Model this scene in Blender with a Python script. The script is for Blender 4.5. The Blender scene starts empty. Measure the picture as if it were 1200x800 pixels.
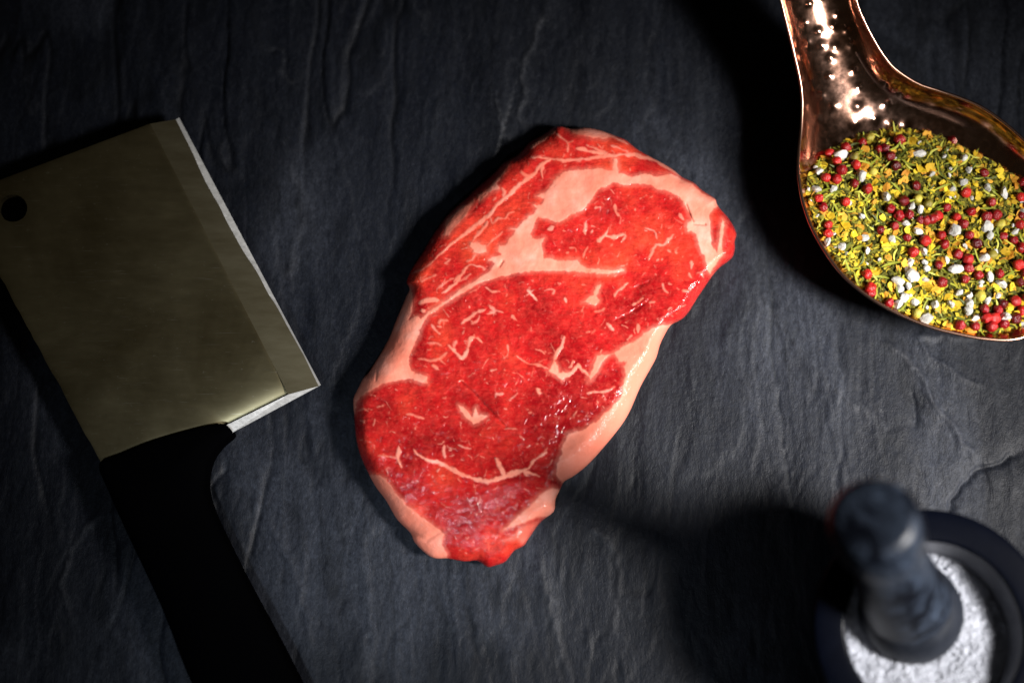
import bpy, bmesh, math, random
import numpy as np
from mathutils import Vector, Matrix

random.seed(7)
rng = np.random.default_rng(7)
R = math.radians
C = bpy.context.scene.collection

# ------------------------------------------------------------------ camera
scene = bpy.context.scene
TILT, DIST, LENS = R(12.0), 0.75, 50.0
cam_loc = Vector((0, -DIST * math.sin(TILT), DIST * math.cos(TILT)))
cd = bpy.data.cameras.new('camera')
cd.lens = LENS; cd.sensor_width = 36.0; cd.clip_start = 0.01; cd.clip_end = 20
cd.dof.use_dof = True; cd.dof.focus_distance = DIST - 0.012; cd.dof.aperture_fstop = 2.2
cam = bpy.data.objects.new('camera', cd); C.objects.link(cam)
cam.location = cam_loc; cam.rotation_euler = (TILT, 0, 0)
scene.camera = cam

# ------------------------------------------------------------------ world, lamps, exposure
w = bpy.data.worlds.new('World'); scene.world = w; w.use_nodes = True
w.node_tree.nodes['Background'].inputs[0].default_value = (0.055, 0.048, 0.032, 1)
w.node_tree.nodes['Background'].inputs[1].default_value = 0.2

def area(name, loc, target, sx, sy, power, col, spread=180):
    l = bpy.data.lights.new(name, 'AREA'); l.shape = 'RECTANGLE'; l.size = sx; l.size_y = sy
    l.energy = power; l.color = col; l.spread = R(spread)
    o = bpy.data.objects.new(name, l); C.objects.link(o); o.location = loc
    o.rotation_euler = (Vector(target) - Vector(loc)).to_track_quat('-Z', 'Y').to_euler()
    return o
area('key_softbox', (0.62, -0.24, 0.60), (0.10, -0.025, 0.0), 0.18, 0.18, 1.22, (1.0, 0.965, 0.94), 36)
area('fill_softbox', (-0.14, -0.44, 0.70), (-0.06, -0.13, 0.0), 0.045, 0.035, 0.10, (0.74, 0.86, 1.0), 34)

vs = scene.view_settings
vs.view_transform = 'Standard'; vs.look = 'None'; vs.exposure = 0.0; vs.gamma = 1.0; vs.use_curve_mapping = False
scene.cycles.max_bounces = 8
scene.cycles.use_denoising = True

# ------------------------------------------------------------------ photograph pixel -> point of the place at height z
KX = 18.0 / LENS / 600.0
def unp(px, py, z):
    px = np.asarray(px, float); py = np.asarray(py, float); z = np.asarray(z, float)
    x = (px - 600) * KX; y = (400 - py) * KX
    dx = x; dy = math.sin(TILT) + y * math.cos(TILT); dz = -math.cos(TILT) + y * math.sin(TILT)
    t = (z - cam_loc.z) / dz
    return np.stack([cam_loc.x + dx * t, cam_loc.y + dy * t, z + 0 * t], -1)
def up1(px, py, z):
    return Vector(unp(px, py, z).tolist())
def pix(P):
    d = np.asarray(P, float) - np.array(cam_loc)
    f = d[..., 1] * math.sin(TILT) - d[..., 2] * math.cos(TILT)
    v = d[..., 1] * math.cos(TILT) + d[..., 2] * math.sin(TILT)
    return 600 + d[..., 0] / f / KX, 400 - v / f / KX

# ------------------------------------------------------------------ numeric helpers
def vnoise(x, y, seed=0):
    x = np.asarray(x, float); y = np.asarray(y, float)
    r = np.random.default_rng(seed).random((256, 256))
    xi = np.floor(x).astype(int); yi = np.floor(y).astype(int)
    fx = x - xi; fy = y - yi
    fx = fx * fx * fx * (fx * (fx * 6 - 15) + 10); fy = fy * fy * fy * (fy * (fy * 6 - 15) + 10)
    a = r[xi & 255, yi & 255]; b = r[(xi + 1) & 255, yi & 255]
    c = r[xi & 255, (yi + 1) & 255]; d = r[(xi + 1) & 255, (yi + 1) & 255]
    return (a * (1 - fx) + b * fx) * (1 - fy) + (c * (1 - fx) + d * fx) * fy - 0.5
def fbm(x, y, seed=0, oct=4, gain=0.5):
    s = 0; a = 1.0
    for k in range(oct):
        s = s + a * vnoise(x * 2 ** k + 17.3 * k, y * 2 ** k + 5.1 * k, seed + k); a *= gain
    return s
def sstep(a, b, x):
    t = np.clip((x - a) / (b - a), 0, 1); return t * t * (3 - 2 * t)
def seg_dist(X, Y, pts):
    """distance to a polyline and the running parameter 0..1 of the nearest point, plus that point"""
    P = np.asarray(pts, float); n = len(P) - 1
    best = np.full(X.shape, 1e9); par = np.zeros(X.shape); nx = np.zeros(X.shape); ny = np.zeros(X.shape)
    for i in range(n):
        ax, ay = P[i]; bx, by = P[i + 1]; L = (bx - ax) ** 2 + (by - ay) ** 2 + 1e-12
        t = np.clip(((X - ax) * (bx - ax) + (Y - ay) * (by - ay)) / L, 0, 1)
        qx = ax + t * (bx - ax); qy = ay + t * (by - ay)
        d = (X - qx) ** 2 + (Y - qy) ** 2
        m = d < best
        best = np.where(m, d, best); par = np.where(m, (i + t) / n, par)
        nx = np.where(m, qx, nx); ny = np.where(m, qy, ny)
    return np.sqrt(best), par, nx, ny
def inside(X, Y, poly):
    P = np.asarray(poly, float); r = np.zeros(X.shape, bool); n = len(P)
    for i in range(n):
        x0, y0 = P[i]; x1, y1 = P[(i + 1) % n]
        if y0 == y1: continue
        c = ((y0 > Y) != (y1 > Y)) & (X < (x1 - x0) * (Y - y0) / (y1 - y0) + x0)
        r ^= c
    return r
def catmull(pts, k=4, closed=True):
    P = np.asarray(pts, float); n = len(P); out = []
    rngi = range(n) if closed else range(n - 1)
    for i in rngi:
        if closed: p0, p1, p2, p3 = P[(i - 1) % n], P[i], P[(i + 1) % n], P[(i + 2) % n]
        else: p0, p1, p2, p3 = P[max(i - 1, 0)], P[i], P[i + 1], P[min(i + 2, n - 1)]
        for j in range(k):
            t = j / k
            out.append(0.5 * ((2 * p1) + (-p0 + p2) * t + (2 * p0 - 5 * p1 + 4 * p2 - p3) * t * t + (-p0 + 3 * p1 - 3 * p2 + p3) * t ** 3))
    if not closed: out.append(P[-1])
    return np.array(out)

def tag(o, label=None, cat=None, group=None, kind=None):
    if label: o['label'] = label
    if cat: o['category'] = cat
    if group: o['group'] = group
    if kind: o['kind'] = kind
    return o
def empty(name, loc):
    o = bpy.data.objects.new(name, None); o.location = loc; o.empty_display_size = 0.02; C.objects.link(o); return o
def mesh_np(name, V, F, normals=None, attrs=None):
    """F: list of (n,k) int arrays"""
    me = bpy.data.meshes.new(name)
    V = np.asarray(V, np.float32); me.vertices.add(len(V)); me.vertices.foreach_set('co', V.ravel())
    F = [np.asarray(f) for f in F if len(f)]
    li = np.concatenate([f.ravel() for f in F]).astype(np.int32)
    tot = np.concatenate([np.full(len(f), f.shape[1]) for f in F]).astype(np.int32)
    st = np.concatenate([[0], np.cumsum(tot)[:-1]]).astype(np.int32)
    me.loops.add(len(li)); me.loops.foreach_set('vertex_index', li)
    me.polygons.add(len(tot)); me.polygons.foreach_set('loop_start', st); me.polygons.foreach_set('loop_total', tot)
    me.update(calc_edges=True); me.validate()
    me.polygons.foreach_set('use_smooth', np.ones(len(me.polygons), bool))
    for k, a in (attrs or {}).items():
        at = me.attributes.new(k, 'FLOAT', 'POINT'); at.data.foreach_set('value', np.asarray(a, np.float32))
    if normals is not None:
        me.normals_split_custom_set_from_vertices(np.asarray(normals).tolist())
    return me
def link(name, me, mat=None, parent=None, loc=(0, 0, 0)):
    o = bpy.data.objects.new(name, me); C.objects.link(o)
    if mat is not None and len(me.materials) == 0: me.materials.append(mat)
    if parent is not None:
        o.parent = parent
        o.location = Vector(loc) - parent.location
    else: o.location = loc
    return o
def vert_normals(V, F):
    N = np.zeros_like(V)
    for f in F:
        if not len(f): continue
        a, b, c = V[f[:, 0]], V[f[:, 1]], V[f[:, 2]]
        n = np.cross(b - a, c - a)
        if f.shape[1] == 4: n = n + np.cross(c - a, V[f[:, 3]] - a)
        for k in range(f.shape[1]): np.add.at(N, f[:, k], n)
    return N / (np.linalg.norm(N, axis=1, keepdims=True) + 1e-12)
def submesh(V, Fs, keep_masks):
    Fs2 = [f[m] for f, m in zip(Fs, keep_masks)]
    used = np.unique(np.concatenate([f.ravel() for f in Fs2]))
    mp = -np.ones(len(V), int); mp[used] = np.arange(len(used))
    return used, [mp[f] for f in Fs2]

def grid_region(outline, step, hole=None):
    """a grid of pixel cells that fills an outline, rim vertices moved onto the outline"""
    P = np.asarray(outline); x0, y0 = P.min(0) - 2 * step; x1, y1 = P.max(0) + 2 * step
    xs = np.arange(x0, x1 + step, step); ys = np.arange(y0, y1 + step, step)
    X, Y = np.meshgrid(xs, ys, indexing='ij')
    ins = inside(X, Y, P)
    if hole is not None: ins &= ~inside(X, Y, hole)
    cell = ins[:-1, :-1] | ins[1:, :-1] | ins[:-1, 1:] | ins[1:, 1:]
    used = np.zeros_like(ins)
    used[:-1, :-1] |= cell; used[1:, :-1] |= cell; used[:-1, 1:] |= cell; used[1:, 1:] |= cell
    loop = np.vstack([P, P[:1]])
    Xu, Yu = X[used], Y[used]; insu = ins[used]
    d, par, nx, ny = seg_dist(Xu, Yu, loop)
    if hole is not None:
        d2, _, nx2, ny2 = seg_dist(Xu, Yu, np.vstack([hole, hole[:1]])); c_ = d2 < d
        d = np.where(c_, d2, d); nx = np.where(c_, nx2, nx); ny = np.where(c_, ny2, ny)
    Xu = np.where(insu, Xu, nx); Yu = np.where(insu, Yu, ny); d = np.where(insu, d, 0)
    idx = -np.ones(X.shape, int); idx[used] = np.arange(used.sum())
    ci, cj = np.nonzero(cell)
    # picture y points down, so this order makes faces look up
    F = np.stack([idx[ci, cj], idx[ci, cj + 1], idx[ci + 1, cj + 1], idx[ci + 1, cj]], 1)
    return dict(X=Xu, Y=Yu, d=d, F=F, ins=ins, used=used, grid=(X, Y), step=step)
def boundary_edges(F):
    e = np.concatenate([F[:, [0, 1]], F[:, [1, 2]], F[:, [2, 3]], F[:, [3, 0]]])
    key = np.minimum(e[:, 0], e[:, 1]).astype(np.int64) * 10 ** 7 + np.maximum(e[:, 0], e[:, 1])
    _, inv, cnt = np.unique(key, return_inverse=True, return_counts=True)
    return e[cnt[inv] == 1]
def poisson(outline, g):
    """smooth dome over the outline: solves lap u = -1 with u = 0 on the rim, coarse to fine"""
    X, Y = g['grid']; u = None
    for s in (16, 8, 4, 2, 1):
        xs, ys = X[::s, 0], Y[0, ::s]; h = g['step'] * s
        if len(xs) < 6 or len(ys) < 6: continue
        Xs, Ys = np.meshgrid(xs, ys, indexing='ij'); m = inside(Xs, Ys, outline)
        if u is None: un = np.zeros(Xs.shape)
        else:
            fi = np.clip((xs - pxs[0]) / (pxs[1] - pxs[0]), 0, len(pxs) - 1.001); fj = np.clip((ys - pys[0]) / (pys[1] - pys[0]), 0, len(pys) - 1.001)
            i0 = fi.astype(int); j0 = fj.astype(int); a = (fi - i0)[:, None]; b = (fj - j0)[None, :]
            un = (u[np.ix_(i0, j0)] * (1 - a) * (1 - b) + u[np.ix_(i0 + 1, j0)] * a * (1 - b) + u[np.ix_(i0, j0 + 1)] * (1 - a) * b + u[np.ix_(i0 + 1, j0 + 1)] * a * b)
        un[~m] = 0
        for _ in range(700 if u is None else 120):
            v = np.zeros_like(un)
            v[1:-1, 1:-1] = 0.25 * (un[2:, 1:-1] + un[:-2, 1:-1] + un[1:-1, 2:] + un[1:-1, :-2] + h * h)
            v[~m] = 0; un = v
        u, pxs, pys = un, xs, ys
    return u

# ------------------------------------------------------------------ material helpers
def mat(name):
    m = bpy.data.materials.new(name); m.use_nodes = True
    nt = m.node_tree; b = nt.nodes['Principled BSDF']
    return m, nt, b
def node(nt, typ, **kw):
    n = nt.nodes.new(typ)
    for k, v in kw.items():
        if k in n.inputs.keys() if hasattr(n.inputs, 'keys') else False: n.inputs[k].default_value = v
        else: setattr(n, k, v)
    return n
def noise(nt, scale, detail=4, rough=0.55, vec=None, dist=0.0):
    n = nt.nodes.new('ShaderNodeTexNoise'); n.inputs['Scale'].default_value = scale; n.inputs['Detail'].default_value = detail
    n.inputs['Roughness'].default_value = rough; n.inputs['Distortion'].default_value = dist
    if vec is not None: nt.links.new(vec, n.inputs['Vector'])
    return n.outputs['Fac']
def coords(nt, scale=(1, 1, 1), rot=(0, 0, 0)):
    t = nt.nodes.new('ShaderNodeTexCoord'); mp = nt.nodes.new('ShaderNodeMapping')
    mp.inputs['Scale'].default_value = scale; mp.inputs['Rotation'].default_value = rot
    nt.links.new(t.outputs['Object'], mp.inputs['Vector']); return mp.outputs['Vector']
def ramp(nt, fac, stops, interp='LINEAR'):
    r = nt.nodes.new('ShaderNodeValToRGB'); r.color_ramp.interpolation = interp
    e = r.color_ramp.elements
    while len(e) < len(stops): e.new(0.5)
    for el, (p, c) in zip(e, stops):
        el.position = p; el.color = (c, c, c, 1) if not isinstance(c, tuple) else (*c, 1)
    nt.links.new(fac, r.inputs['Fac']); return r.outputs['Color']
def mixc(nt, fac, a, b, typ='MIX'):
    m = nt.nodes.new('ShaderNodeMix'); m.data_type = 'RGBA'; m.blend_type = typ
    for sock, v in ((m.inputs['Factor'], fac), (m.inputs['A'], a), (m.inputs['B'], b)):
        pass
    f, a_, b_ = m.inputs[0], m.inputs[6], m.inputs[7]
    for sock, v in ((f, fac), (a_, a), (b_, b)):
        if hasattr(v, 'is_output') or hasattr(v, 'links'): nt.links.new(v, sock)
        elif isinstance(v, tuple): sock.default_value = (*v, 1)
        else: sock.default_value = v
    return m.outputs[2]
def mth(nt, op, a, b=None, clamp=False):
    m = nt.nodes.new('ShaderNodeMath'); m.operation = op; m.use_clamp = clamp
    for sock, v in ((m.inputs[0], a), (m.inputs[1], b)):
        if v is None: continue
        if hasattr(v, 'links'): nt.links.new(v, sock)
        else: sock.default_value = v
    return m.outputs[0]
def bump(nt, h, strength, dist, prev=None):
    b = nt.nodes.new('ShaderNodeBump'); b.inputs['Strength'].default_value = strength; b.inputs['Distance'].default_value = dist
    nt.links.new(h, b.inputs['Height'])
    if prev is not None: nt.links.new(prev, b.inputs['Normal'])
    return b.outputs['Normal']
def attr(nt, name):
    a = nt.nodes.new('ShaderNodeAttribute'); a.attribute_name = name; return a.outputs['Fac']
L = lambda nt, a, b: nt.links.new(a, b)

# ================================================================== the slate
def build_slate():
    m, nt, b = mat('black_slate')
    gv = coords(nt, (1, 0.22, 1), (0, 0, R(6)))
    gf = coords(nt, (1, 0.55, 1), (0, 0, R(-8)))
    pl = coords(nt)
    big = noise(nt, 9, 5, 0.6, gv, 0.6); fine = noise(nt, 420, 3, 0.7, gf); grain = noise(nt, 1500, 2, 0.6, pl); mid = noise(nt, 70, 6, 0.65, gv, 0.4)
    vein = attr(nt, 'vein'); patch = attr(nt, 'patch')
    base = ramp(nt, big, [(0.3, (0.0022, 0.003, 0.0055)), (0.7, (0.006, 0.0078, 0.0138))])
    base = mixc(nt, ramp(nt, mid, [(0.35, 0.0), (0.75, 0.55)]), base, (0.010, 0.0128, 0.020))
    base = mixc(nt, ramp(nt, fine, [(0.45, 0.0), (0.8, 0.5)]), base, (0.022, 0.0245, 0.031))
    base = mixc(nt, mth(nt, 'MULTIPLY', vein, ramp(nt, fine, [(0.35, 0.15), (0.7, 0.75)])), base, (0.075, 0.077, 0.085))
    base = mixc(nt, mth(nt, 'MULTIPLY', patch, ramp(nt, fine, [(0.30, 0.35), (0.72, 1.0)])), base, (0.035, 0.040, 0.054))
    speck = noise(nt, 700, 5, 0.8, coords(nt, (1, 0.8, 1), (0, 0, R(20)))); warp = noise(nt, 34, 6, 0.7, coords(nt, (1, 0.3, 1), (0, 0, R(14))), 1.2)
    base = mixc(nt, 1.0, base, ramp(nt, speck, [(0.36, 0.5), (0.52, 0.75), (0.70, 1.15)]), 'MULTIPLY')
    base = mixc(nt, mth(nt, 'MULTIPLY', attr(nt, 'groove'), 0.8), base, (0.0015, 0.002, 0.0035))
    base = mixc(nt, ramp(nt, warp, [(0.36, 0.75), (0.5, 0.0)]), base, (0.0022, 0.003, 0.005))
    L(nt, base, b.inputs['Base Color'])
    L(nt, ramp(nt, mid, [(0.3, 0.46), (0.75, 0.64)]), b.inputs['Roughness'])
    b.inputs['Specular IOR Level'].default_value = 0.18
    n1 = bump(nt, mid, 0.45, 0.0012); n2 = bump(nt, fine, 0.55, 0.0007, n1); n3 = bump(nt, grain, 0.4, 0.0003, n2)
    L(nt, n3, b.inputs['Normal'])
    def axis(lo, hi, far):
        f = np.arange(lo, hi, 0.0011); e = np.geomspace(0.004, far, 24)
        return np.concatenate([(lo - e)[::-1], f, hi + e])
    xs = axis(-0.33, 0.33, 0.9); ys = axis(-0.235, 0.235, 0.9)
    X, Y = np.meshgrid(xs, ys, indexing='ij')
    px, py = pix(np.stack([X, Y, 0 * X], -1))
    wx = X + 0.02 * fbm(X * 9, Y * 6, 3); wy = Y + 0.03 * fbm(X * 8, Y * 5, 8)
    f = fbm(wx * 17, wy * 4.5, 21, 5, 0.55) * 5.0
    fr = f - np.floor(f); terr = np.floor(f) + sstep(0.0, 0.22, fr)
    Z = 0.00036 * terr + 0.0006 * fbm(wx * 60, wy * 14, 40, 4) + 0.0016 * fbm(X * 7, Y * 4, 50, 3)
    Z += 0.00018 * fbm(X * 330, Y * 130, 60, 3)
    gw = X + 0.035 * fbm(X * 11 + 7, Y * 5, 140, 4); gy = Y + 0.04 * fbm(X * 9, Y * 5 + 4, 144, 4)
    gn = fbm(gw * 26, gy * 3.6, 150, 4, 0.5); gmask = sstep(-0.05, 0.30, fbm(X * 12, Y * 6, 160, 3)) * (1 - np.exp(-(((px - 985) / 70) ** 2 + ((py - 450) / 150) ** 2)))
    groove = np.exp(-(gn / 0.022) ** 2) * gmask
    gn2 = fbm(gw * 60, gy * 9, 170, 3, 0.5); groove2 = np.exp(-(gn2 / 0.04) ** 2) * sstep(0.0, 0.3, fbm(X * 16, Y * 7, 180, 3))
    Z -= 0.0007 * groove + 0.00035 * groove2
    Z += 0.0009 * sstep(0.0, 0.10, gn) * gmask
    vein = np.zeros_like(X)
    edge = sstep(0.0, 0.05, fr) * (1 - sstep(0.06, 0.3, fr)); vein += 0.16 * edge * np.clip(fbm(X * 14, Y * 7, 70, 3) * 3, 0, 1)
    marks = [([(1030, 395), (1062, 425), (1086, 455), (1112, 492), (1145, 546)], 3.0, 1.0, 0.0009),
             ([(1198, 528), (1160, 548), (1134, 562), (1120, 580), (1117, 604)], 3.0, 0.1, -0.0014),
             ([(1150, 400), (1100, 392), (1075, 400), (1105, 425), (1160, 455)], 3.5, 0.35, 0.0006),
             ([(1070, 455), (1072, 480), (1077, 505)], 2.0, 0.1, -0.0009),
             ([(338, 188), (350, 228), (349, 262), (342, 300), (331, 330)], 5.0, 0.75, 0.0005),
             ([(640, 5), (622, 60), (612, 110), (611, 148)], 3.0, 0.5, 0.0006),
             ([(582, 112), (588, 140), (597, 170)], 2.2, 0.6, 0.0004),
             ([(258, 160), (262, 185), (278, 205)], 2.5, 0.45, 0.0004),
             ([(305, 55), (330, 62), (335, 92), (352, 100)], 2.0, 0.25, -0.0006),
             ([(432, 600), (428, 660), (434, 720), (430, 800)], 5.0, 0.6, 0.0005),
             ([(690, 610), (716, 636), (722, 690), (716, 745)], 4.0, 0.5, 0.0006),
             ([(632, 640), (640, 690), (652, 740), (664, 790)], 3.0, 0.5, 0.0005),
             ([(262, 548), (252, 572), (254, 610), (272, 640)], 2.4, 0.3, -0.0010),
             ([(300, 600), (330, 640), (352, 700), (366, 760)], 4.0, 0.25, 0.0006),
             ([(880, 330), (930, 400), (985, 460), (1040, 500)], 5.0, 0.35, 0.0004),
             ([(800, 190), (830, 235), (880, 290)], 4.0, 0.35, 0.0004),
             ([(120, 600), (86, 640), (72, 690), (84, 730)], 3.0, 0.35, 0.0005)]
    wpx = px + 9 * fbm(px / 22, py / 22, 90, 3); wpy = py + 9 * fbm(px / 22, py / 22, 95, 3)
    for pts, wd, v, hh in marks:
        d, t, _, _ = seg_dist(wpx, wpy, catmull(pts, 5, False))
        g = np.exp(-(d / wd) ** 2) * sstep(0, 0.15, t) * (1 - sstep(0.85, 1, t)) ** 0.5
        wide = np.exp(-(d / (wd * 5)) ** 2)
        vein += v * g + 0.18 * v * wide; Z += hh * (g + 0.5 * wide)
    ux = X + 0.05 * fbm(X * 8 + 3, Y * 5, 130, 4); uy = Y + 0.06 * fbm(X * 7, Y * 5 + 9, 135, 4)
    light_bias = sum(a_ * np.exp(-(((px - cx_) / sx_) ** 2 + ((py - cy_) / sy_) ** 2)) for cx_, cy_, sx_, sy_, a_ in ((420, 690, 130, 150, .3), (640, 720, 80, 110, .25), (345, 255, 40, 90, .18), (890, 410, 130, 90, .15), (100, 120, 160, 150, -.3), (860, 640, 110, 120, -.2), (70, 650, 130, 160, -.3), (600, 40, 360, 90, -.3)))  # light falloff painted into the slate colour: paler in bright areas, darker towards edges
    patch = np.clip(sstep(-0.12, 0.42, fbm(ux * 15, uy * 5.5, 120, 5, 0.55) + light_bias), 0, 1)
    Z -= Z[(np.abs(X) < .3) & (np.abs(Y) < .2)].max()
    n, k = X.shape; idx = np.arange(n * k).reshape(n, k)
    F = np.stack([idx[:-1, :-1].ravel(), idx[1:, :-1].ravel(), idx[1:, 1:].ravel(), idx[:-1, 1:].ravel()], 1)
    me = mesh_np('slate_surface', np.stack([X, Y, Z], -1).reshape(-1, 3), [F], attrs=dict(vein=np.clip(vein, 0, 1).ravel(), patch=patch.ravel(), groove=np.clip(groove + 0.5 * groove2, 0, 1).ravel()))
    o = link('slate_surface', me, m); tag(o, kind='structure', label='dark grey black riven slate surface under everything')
build_slate()

# ================================================================== the steak
OUT = [(652,148),(667.5,150.6),(685,149.5),(702,152.5),(716,157.5),(731,163),(739,169),(747.5,175.6),(762.5,184),(777.5,192),(790,200),(799,207.5),(812.5,214),(822.5,223),(837.5,232.5),(840,239),(845,246),(853,255),(860,266),(863,275),(861,283),(861,292.5),(857.5,302.5),(846,311),(836.5,321),(825,337.5),(816,351),(807.5,365),(799,374),(786,381),(777.5,395),(773,405),(769,419),(761,434),(750,454),(740,477.5),(731,494),(715,515),(694,539),(681,551),(670,559),(661,564),(657.5,571),(651,585),(649,599),(634,611),(620,630),(614,639),(602.5,645),(592.5,657.5),(581,662),(571,664),(559,656.5),(544,657.5),(525,654),(511,654),(500,649),(486,635),(481,624),(466,609),(457.5,595),(451,584),(439,568),(426,542.5),(419,522.5),(416,502.5),(415,485),(414,467.5),(420,454),(426,442.5),(432,436),(443,419),(454,400),(459,389),(464,376),(476,347.5),(480,338),(476.5,330),(482.5,315),(495,296),(507.5,275),(522.5,254),(536,241),(547.5,231),(560,219),(579,202.5),(591,190),(607.5,181),(620,167.5),(635,159)]
SEAM = [(557,328),(566,323),(575,318),(580,309),(577,305),(572,305),(579,300),(586,298),(582,293),(585,287),(592,287),(601,276),(603,270),(598,268),(606,266),(612,262),(619,252),(625,250),(629,245),(625,240),(634,240),(638,233),(628,230),(634,226),(639,226),(647,215),(652,207),(659,202),(672,200),(685,197.5),(700,197.5),(717,199),(718,185),(724,185),(725,203),(740,206),(750,204),(760,204),(770,206),(787,204),(795,208),(812,216),(824,226),(838,234),(841,240),(836,244),(832.5,252),(832.5,267),(834,286),(840,296),(841,285),(844,268),(846,256),(849,260),(847,280),(846,300),(842,306),(837,312),(832.5,321),(830,316),(826,302),(820,290),(815,276),(810,269),(806,271),(805,266),(807.5,260),(811,260),(810,255),(806,245),(800,236),(792.5,229),(780,224),(770,222.5),(762.5,217),(747.5,215),(731,216),(719,214),(707.5,219),(697.5,226),(692,233),(687.5,241),(680,247.5),(671,250),(665,256),(655,260.6),(644,257),(631,255),(627.5,262.5),(622.5,274),(624,279),(630,281),(637.5,279),(635,285),(636,292.5),(637.5,302.5),(647.5,302.5),(650,305),(662.5,305),(677.5,304),(680,309),(687.5,314),(700,314),(712.5,316.5),(731,315.6),(731,317),(712.5,321.5),(700,321),(681,319),(662.5,317.5),(637.5,317.5),(619,318),(600,320.5),(595,322.5),(570,329),(545,341),(520,358),(502,370),(495,378),(491,374),(498,368),(520,353),(540,338)]
EDGE_L = [(480,336),(482.5,340),(484,356),(482.5,364),(479,375),(485,371),(490,370),(495,374),(499,369),(502,368),(497.5,376),(491,386),(490,395),(484,407),(480,416),(479,428),(481,434),(487,437),(500,441),(501,449),(494,448),(485,446),(480,442.5),(467.5,445),(449,449),(435,456),(422.5,465),(417,474),(416,484),(405,484),(405,440),(440,390),(465,340)]
EDGE_LL = [(437,556),(446,558),(453,561),(460,571),(466,580),(475,589),(490,602.5),(502.5,611),(514,620),(520,626),(517.5,637.5),(524,650),(527,662),(500,665),(440,600),(428,556)]
EDGE_R = [(794,379),(786,380),(777.5,381),(766,384),(755,391),(742.5,401),(734,404),(727.5,408),(715,415),(705,425),(700,436),(691,448),(689,441),(696,427),(700,417),(714,415),(720,415),(725,424),(735,424),(730,430),(733,440),(730,452.5),(727.5,466),(717.5,477.5),(705,486),(697.5,494),(689,500),(675,506),(665,508),(661,519),(657.5,531),(652.5,545),(651,555),(659,566),(690,570),(760,480),(800,380)]
EDGE_B = [(660,573),(647,571),(635,578),(620,591),(610,602),(597,612),(589,621),(600,618),(615,612),(628,606),(640,605),(655,602)]
SIDE1 = [(518,276),(524,256),(540,243),(556,233),(552.5,244),(540,259),(526,276)]
SIDE2 = [(560,228),(567,226),(582,210),(596,194),(591,202.5),(583,214),(585,220),(573,226),(562,236)]
TOPF = [(664,150),(667,146),(690,144),(712,150),(716,160),(709,163),(697.5,162),(685,159),(672.5,157.5)]
BLOB1 = [(551,284),(556,283),(570,286),(571,296),(562,297),(556,295),(551,290)]
BLOB2 = [(682,354),(694,345),(700,335),(704,333),(699,347),(703,351),(697,358),(690,355)]
BLOB3 = [(649,421),(652.5,424),(655,436),(666,437),(659,446),(651,439),(642,435)]
BLOB4 = [(537,474),(547.5,481),(552.5,487.5),(557.5,478),(561,485),(571,487),(565,492.5),(555,496),(547,491)]
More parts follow.
